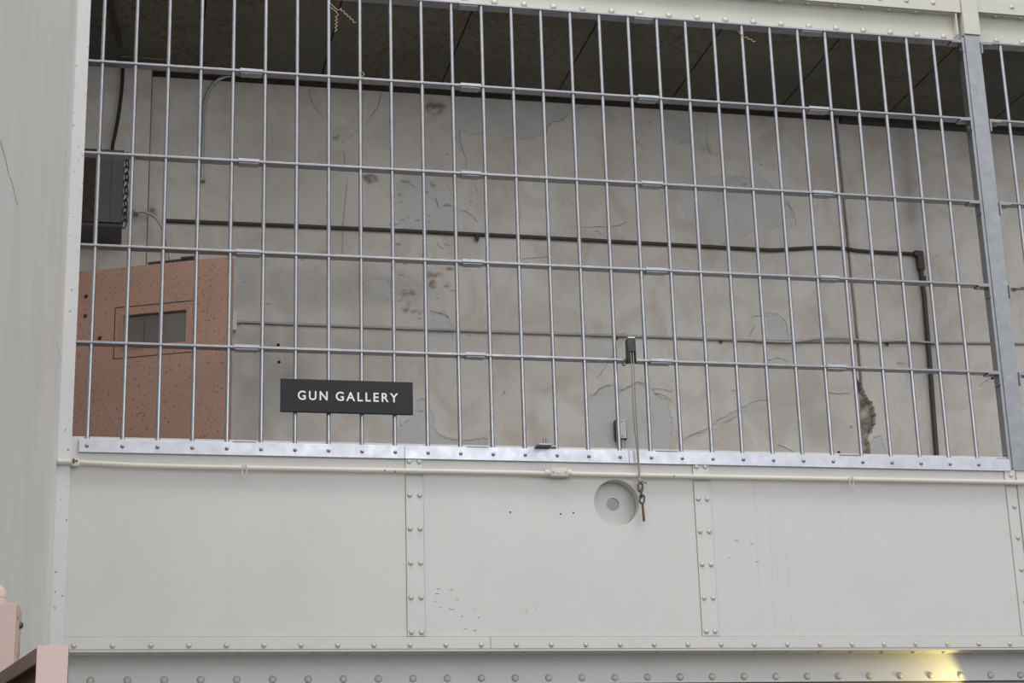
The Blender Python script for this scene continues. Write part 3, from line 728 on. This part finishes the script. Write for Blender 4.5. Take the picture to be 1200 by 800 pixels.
# ------------------------------------------------------------------ bent conduits at the left
pth = [at(x, y, Y=.885) for x, y in ((275, 89), (262, 91), (254, 94.5), (247, 102), (241.5, 113), (238.6, 128), (238, 150), (237.5, 180), (237, 211))]
bc = thing('bent_conduit', (pth[-1].x, .885, pth[-1].z), 'slim grey conduit curving down from the top of the back wall near its left end', 'conduit')
obj('conduit_tube', tube(bmesh.new(), smoothpath(pth, 5), .0078, 10), 'greybend', bc, True)
p = pth[-1]; obj('strap', B(p.x-.010, p.x+.014, .872, BY-.0015, p.z-.004, p.z+.012, bev=.002), 'thinpipe', bc)
pth = [at(x, y, Y=.80) for x, y in ((142, 247), (158, 247), (170, 248.5), (180, 253), (188, 263), (194, 278), (198, 293), (200, 306))]
bc = thing('bent_conduit', (pth[-1].x, .80, pth[-1].z), 'slim grey conduit bending from the dark metal box down behind the pink door', 'conduit')
tube_o = obj('conduit_tube', tube(bmesh.new(), smoothpath(pth, 5), .0065, 10), 'greybend', bc, True)
p = pth[0]; obj('connector', tube(bmesh.new(), [p, p+Vector((.02, 0, 0))], .010, 10), 'greybend', bc, True)
p = at(160, 247, Y=.80); obj('strap', B(p.x-.008, p.x+.008, .79, .8412, p.z-.011, p.z+.008, bev=.002), 'thinpipe', bc)

# ------------------------------------------------------------------ dark metal box on the pier
bx0, bx1, bz0, bz1 = -.095, .096, 4.318, 4.66
mb = thing('control_box', ((bx0+bx1)/2, .72, bz0), 'dark grey-green metal box mounted high at the left end of the gallery', 'metal box')
obj('box_body', B(bx0, bx1, .612, .8415, bz0, bz1, bev=.002), 'rusty', mb)
d_ = obj('box_door', B(-.004, bx1-.001, .600, .6118, bz0+.004, bz1-.004, bev=.002), 'cabinet', mb)
obj('door_seam', B(.044, .047, .5985, .600, bz0+.006, bz1-.006), 'darksteel', d_)
obj('rusted_side_panel', B(bx0+.002, -.008, .604, .6118, bz0+.004, bz1-.004, bev=.001), 'rusty', mb)
obj('base_tray', B(bx0+.004, bx1+.0, .604, .8412, bz0-.016, bz0-.0005, bev=.001), 'darksteel', mb)
cx0 = bx1+.010
hc = thing('hanging_chain', (cx0, .66, 4.30), 'dark chain hanging down the right side of the dark metal box', 'chain')
z = bz1-.01; k = 0
while z > 4.31:
    b = bmesh.new(); link_mesh(b, (cx0+.004*(k % 2), .66, z), .042, .0085, .0032, .35 if k % 2 == 0 else -.9, .25 if k % 2 == 0 else -.2); obj('chain_link', b, 'chain', hc, True); z -= .031; k += 1
obj('chain_hook', tube(bmesh.new(), [(bx1-.003, .66, bz1-.004), (cx0, .66, bz1+.004), (cx0+.004, .66, bz1-.01)], .003, 8), 'chain', hc, True)
# cables from the ceiling to that box
top = [at(x, y, Z=CZ-.012) for x, y in ((126, -12), (126.5, 0), (129, 14), (133.5, 30), (137.5, 47))]+[at(142, 66, Y=.80)]
cb = thing('cable_bundle', (.1, .76, bz1), 'bundle of three dark cables running from the dark ceiling down into the dark metal box', 'cable')
for k, (off, r) in enumerate(((0, .0052), (.016, .0075), (.008, .004))):
    P = [p+Vector((off*.4, 0, 0)) for p in top]+[at(x+off*150*.45, y, Y=.80-.01*(k == 2)) for x, y in ((143, 84), (141.5, 108), (138, 135), (134, 157), (131, 172))]
    P.append(Vector((P[-1].x, .76, bz1-.002)))
    obj('cable', tube(bmesh.new(), smoothpath(P, 5), r, 9), 'cable', cb, True)
P = [at(143, 66, Z=CZ-.006), at(160, 67, Z=CZ-.006), at(178, 68.5, Z=CZ-.006), at(197, 70, Z=CZ-.006)]
tag(obj('ceiling_wire', tube(bmesh.new(), P, .0018, 6), 'wire'), 'thin tan wire stretched along the dark ceiling at the top left', 'wire')

# ------------------------------------------------------------------ pink steel door standing open
zd = 4.05
dr, dl = at(270, 300.5, Z=zd), at(92, 318.5, Z=zd)
ax = Vector((dl.x-dr.x, dl.y-dr.y, 0)).normalized(); nrm = Vector((-ax.y, ax.x, 0))
if nrm.y > 0: nrm = -nrm
plane = (tuple(nrm), tuple(dr))
def dl_(px, py):
    q = at(px, py, plane=plane)-dr; return (q.dot(ax), q.z)
def dpt(s, z, d=0.): return Vector((dr.x, dr.y, dr.z))+ax*s+Vector((0, 0, z))-nrm*d
def dbox(bm, s0, s1, z0, z1, d0, d1):
    v = [bm.verts.new(dpt(s, z, d)) for s in (s0, s1) for z in (z0, z1) for d in (d0, d1)]
    for f in ((0, 1, 3, 2), (4, 6, 7, 5), (0, 4, 5, 1), (2, 3, 7, 6), (0, 2, 6, 4), (1, 5, 7, 3)): bm.faces.new([v[i] for i in f])
SL = (-.088-dr.x)/ax.x; ZB = 2.36-zd
w0, w1 = dl_(219.3, 361.7), dl_(144, 369.5); wz0 = dl_(182, 404)[1]; wz1 = (w0[1]+w1[1])/2
door = obj('door_1', None or (lambda bm: (dbox(bm, 0, w0[0], ZB, 0, 0, .04), dbox(bm, w1[0], SL, ZB, 0, 0, .04), dbox(bm, w0[0], w1[0], wz1, 0, 0, .04), dbox(bm, w0[0], w1[0], ZB, wz0, 0, .04), bm)[-1])(bmesh.new()), 'pink')
struct(door, 'salmon pink speckled steel door standing ajar at the left end of the gallery')
bm = bmesh.new(); o0, o1 = w0[0]-.030, w1[0]+.036; p0, p1 = wz0-.045, wz1+.036; t_ = .0035
for s0, s1, a0, a1 in ((o0, o1, p1-t_, p1), (o0, o1, p0, p0+t_), (o0, o0+t_, p0, p1), (o1-t_, o1, p0, p1)): dbox(bm, s0, s1, a0, a1, -.0008, .001)
struct(obj('window_frame_line', bm, 'rusty', door))
bm = bmesh.new()
for s0, s1, a0, a1 in ((w0[0]-.008, w1[0]+.008, wz1-.002, wz1+.006), (w0[0]-.008, w1[0]+.008, wz0-.006, wz0+.002), (w0[0]-.008, w0[0]+.002, wz0, wz1), (w1[0]-.002, w1[0]+.008, wz0, wz1)): dbox(bm, s0, s1, a0, a1, -.003, .012)
struct(obj('window_frame', bm, 'pink', door))
bm = bmesh.new(); dbox(bm, w0[0]+.001, w1[0]-.001, wz0+.001, wz1-.001, .018, .023); struct(obj('window_pane', bm, 'glass', door))
for (px, py) in ((101, 347), (100, 370), (117, 396)):
    s, z = dl_(px, py); struct(obj('door_bolt', dome(dpt(s, z, 0), nrm, .009, .004), 'rusty', door, True))
s0, s1 = dl_(224, 303)[0], dl_(172, 308)[0]
bm = bmesh.new(); dbox(bm, s0, s1, .0005, .016, .012, .034); dbox(bm, s0-.004, s0+.05, .010, .024, .012, .034)
tag(obj('door_closer', bm, 'darksteel'), 'dark steel closer arm lying along the top edge of the pink door', 'door closer')

# ------------------------------------------------------------------ bare tie wires hanging from the top bar
def zig(pts, amp, n):
    P = []
    tot = len(pts)-1
    for i in range(n+1):
        t = i/n*tot; k = min(int(t), tot-1); f = t-k; a, b = pts[k], pts[k+1]
        x, y = a[0]+(b[0]-a[0])*f, a[1]+(b[1]-a[1])*f; L = math.hypot(b[0]-a[0], b[1]-a[1])
        s = (1 if i % 2 else -1)*amp; P.append((x-(b[1]-a[1])/L*s, y+(b[0]-a[0])/L*s))
    return P
for k, (pts, lb) in enumerate(((([(387, 4), (396, 12)]+zig([(399, 10.5), (416.5, 27)], 1.0, 10)), 'crimped tan wire end sticking out to the right from a bar, top left'),
                     ([(387, 8), (395, 15)]+zig([(394.5, 18), (393.5, 37)], 1.5, 9), 'crimped tan wire end dangling straight down from a bar, top left'),
                     ([(865, 36), (868, 40)]+zig([(870, 42), (885, 49)], .9, 6), 'short crimped tan wire end by a bar, top right'),
                     ([(421, 88), (423, 84), (427, 87), (424, 90), (427, 93)], 'tiny twist of wire on the upper cross bar near the left'))):
    P = smoothpath([at(x, y, Y=-.012) for x, y in pts], 3)
    tag(obj('tie_wire', tube(bmesh.new(), P, .0016, 6), 'wire', smooth=True), lb, 'wire', 'tie wires on the bars')

# ------------------------------------------------------------------ pink electrical box on the left wall and pink gate frame, both near
yb = -3.7
q0, q1, q2 = at(0, 706, Y=yb), at(22, 706, Y=yb), at(22, 790, Y=yb)
pb = thing('wall_box', (q1.x-.03, yb+.05, q2.z), 'pale pink rust-edged electrical box fixed to the white left wall, lower left corner', 'electrical box')
D = .115
bm = bmesh.new(); box(bm, XL+.001, q1.x, yb, yb+D, q2.z-.03, q1.z, bev=.002)
obj('box_body', bm, 'pinkbox', pb)
obj('cover_plate', B(XL+.003, q1.x-.002, yb-.004, yb-.0003, q2.z-.028, q1.z-.002, bev=.001), 'pinklight', pb)
obj('rusted_edge', B(q1.x-.0016, q1.x+.0006, yb-.0045, yb+.002, q2.z-.026, q1.z-.003), 'pinkbox', pb)
for zz, nm in ((q1.z-.028, 'side_bolt'), (q1.z-.095, 'side_bolt')):
    obj(nm, dome((q1.x, yb+D*.55, zz), (1, 0, 0), .0065, .006), 'chain', pb, True)
cx = at(-1, 700, Y=yb+.03).x
obj('cap', lathe(bmesh.new(), [(.0165, 0), (.0165, .010), (.0145, .011), (.0145, .013), (.0155, .014), (.014, .026), (.008, .033), (0, .035)], (cx-.004, yb+.03, q1.z-.001), (0, 0, 1), 20), 'pinklight', pb, True)
yr = -4.2
a_, b_ = at(43.5, 756, Y=yr), at(80.5, 756, Y=yr)
gf = thing('gate_frame', ((a_.x+b_.x)/2, yr, 0), 'pale pink steel gate post with a brown channel rail running back to the left wall', 'gate frame')
zt = a_.z
obj('post', B(a_.x, b_.x, yr, yr+.006, 0, zt, bev=.0006), 'pinklight', gf)
obj('post_side', B(b_.x-.006, b_.x, yr+.0062, yr+.045, 0, zt, bev=.0006), 'brown', gf)
# rail: back-left along (-.2246, .974)
e = at(0, 785.5, Z=zt); dv = Vector((e.x-a_.x, e.y-yr, 0)).normalized(); nv = Vector((-dv.y, dv.x, 0))
if nv.x > 0: nv = -nv      # points left
Lr = (XL+.006-a_.x)/dv.x
def rbox(bm, s0, s1, n0, n1, z0, z1):
    v = [bm.verts.new(Vector((a_.x, yr+.0065, 0))+dv*s+nv*n+Vector((0, 0, z))) for s in (s0, s1) for z in (z0, z1) for n in (n0, n1)]
    for f in ((0, 1, 3, 2), (4, 6, 7, 5), (0, 4, 5, 1), (2, 3, 7, 6), (0, 2, 6, 4), (1, 5, 7, 3)): bm.faces.new([v[i] for i in f])
bm = bmesh.new(); rbox(bm, 0, Lr, -.034, -.028, zt-.10, zt-.001); obj('rail_web', bm, 'brown', gf)
bm = bmesh.new(); rbox(bm, 0, Lr, -.028, -.001, zt-.006, zt-.001); rbox(bm, 0, Lr, -.005, -.001, zt-.022, zt-.006); obj('rail_flange', bm, 'brown', gf)
bm = bmesh.new(); rbox(bm, 0, Lr, -.028, -.001, zt-.10, zt-.094); obj('rail_flange', bm, 'brown', gf)

# ------------------------------------------------------------------ light
WF, WA, WB = 1.05, .28, .12
w = bpy.data.worlds.new('hall_daylight'); SC.world = w; w.use_nodes = True
t = w.node_tree; bg = t.nodes['Background']
tcn = t.nodes.new('ShaderNodeTexCoord'); sp_ = t.nodes.new('ShaderNodeSeparateXYZ'); t.links.new(tcn.outputs['Generated'], sp_.inputs[0])
def wn(op, *v):
    x = t.nodes.new('ShaderNodeMath'); x.operation = op; x.use_clamp = op == 'MULTIPLY_ADD'
    for i, q in enumerate(v):
        if isinstance(q, (int, float)): x.inputs[i].default_value = q
        else: t.links.new(q, x.inputs[i])
    return x.outputs[0]
# a tall hall: lit openings in front of the gallery and overhead, dim ends and floor
front = wn('MULTIPLY_ADD', sp_.outputs['Y'], -1.1, .12)
above = wn('MULTIPLY_ADD', sp_.outputs['Z'], 1.2, -.1)
ground = wn('MULTIPLY_ADD', sp_.outputs['Z'], 4.0, .8)
e = wn('MULTIPLY', wn('ADD', wn('ADD', wn('MULTIPLY', front, WF), wn('MULTIPLY', above, WA)), WB), wn('ADD', wn('MULTIPLY', ground, .8), .2))
mx = t.nodes.new('ShaderNodeMix'); mx.data_type = 'RGBA'; t.links.new(front, mx.inputs[0])
mx.inputs[6].default_value = (1.0, .98, .95, 1); mx.inputs[7].default_value = (.97, .99, 1.03, 1)
t.links.new(mx.outputs[2], bg.inputs['Color']); t.links.new(e, bg.inputs['Strength'])

def area(name, loc, tgt, sx, sy, e, col):
    l = bpy.data.lights.new(name, 'AREA'); l.shape = 'RECTANGLE'; l.size = sx; l.size_y = sy; l.energy = e; l.color = col
    o = bpy.data.objects.new(name, l); COL.objects.link(o); o.location = loc
    o.rotation_euler = (Vector(tgt)-Vector(loc)).to_track_quat('-Z', 'Y').to_euler(); return o
area('skylight', (1.2, -2.2, 9.5), (1.6, -.6, 3.5), 7, 1.5, 290, (1, .99, .98))
area('left_wall_fill', (3.0, -7.8, 4.8), (.0, -1.5, 3.0), 3, 2.5, 60, (.95, .98, 1))  # unseen fill light, added to brighten the left wall
sl_ = bpy.data.lights.new('warm_lamp', 'SPOT'); sl_.energy = 6.5; sl_.color = (1, .80, .25); sl_.spot_size = math.radians(84); sl_.spot_blend = .5; sl_.shadow_soft_size = .01
so = bpy.data.objects.new('warm_lamp', sl_); COL.objects.link(so)
so.location = (3.62, .012, 2.20); so.rotation_euler = (Vector((3.22, .12, 2.36))-Vector(so.location)).to_track_quat('-Z', 'Y').to_euler()

vs = SC.view_settings; vs.view_transform = 'Standard'; vs.look = 'None'; vs.gamma = 1; vs.use_curve_mapping = False; vs.exposure = 0
SC.cycles.max_bounces = 6
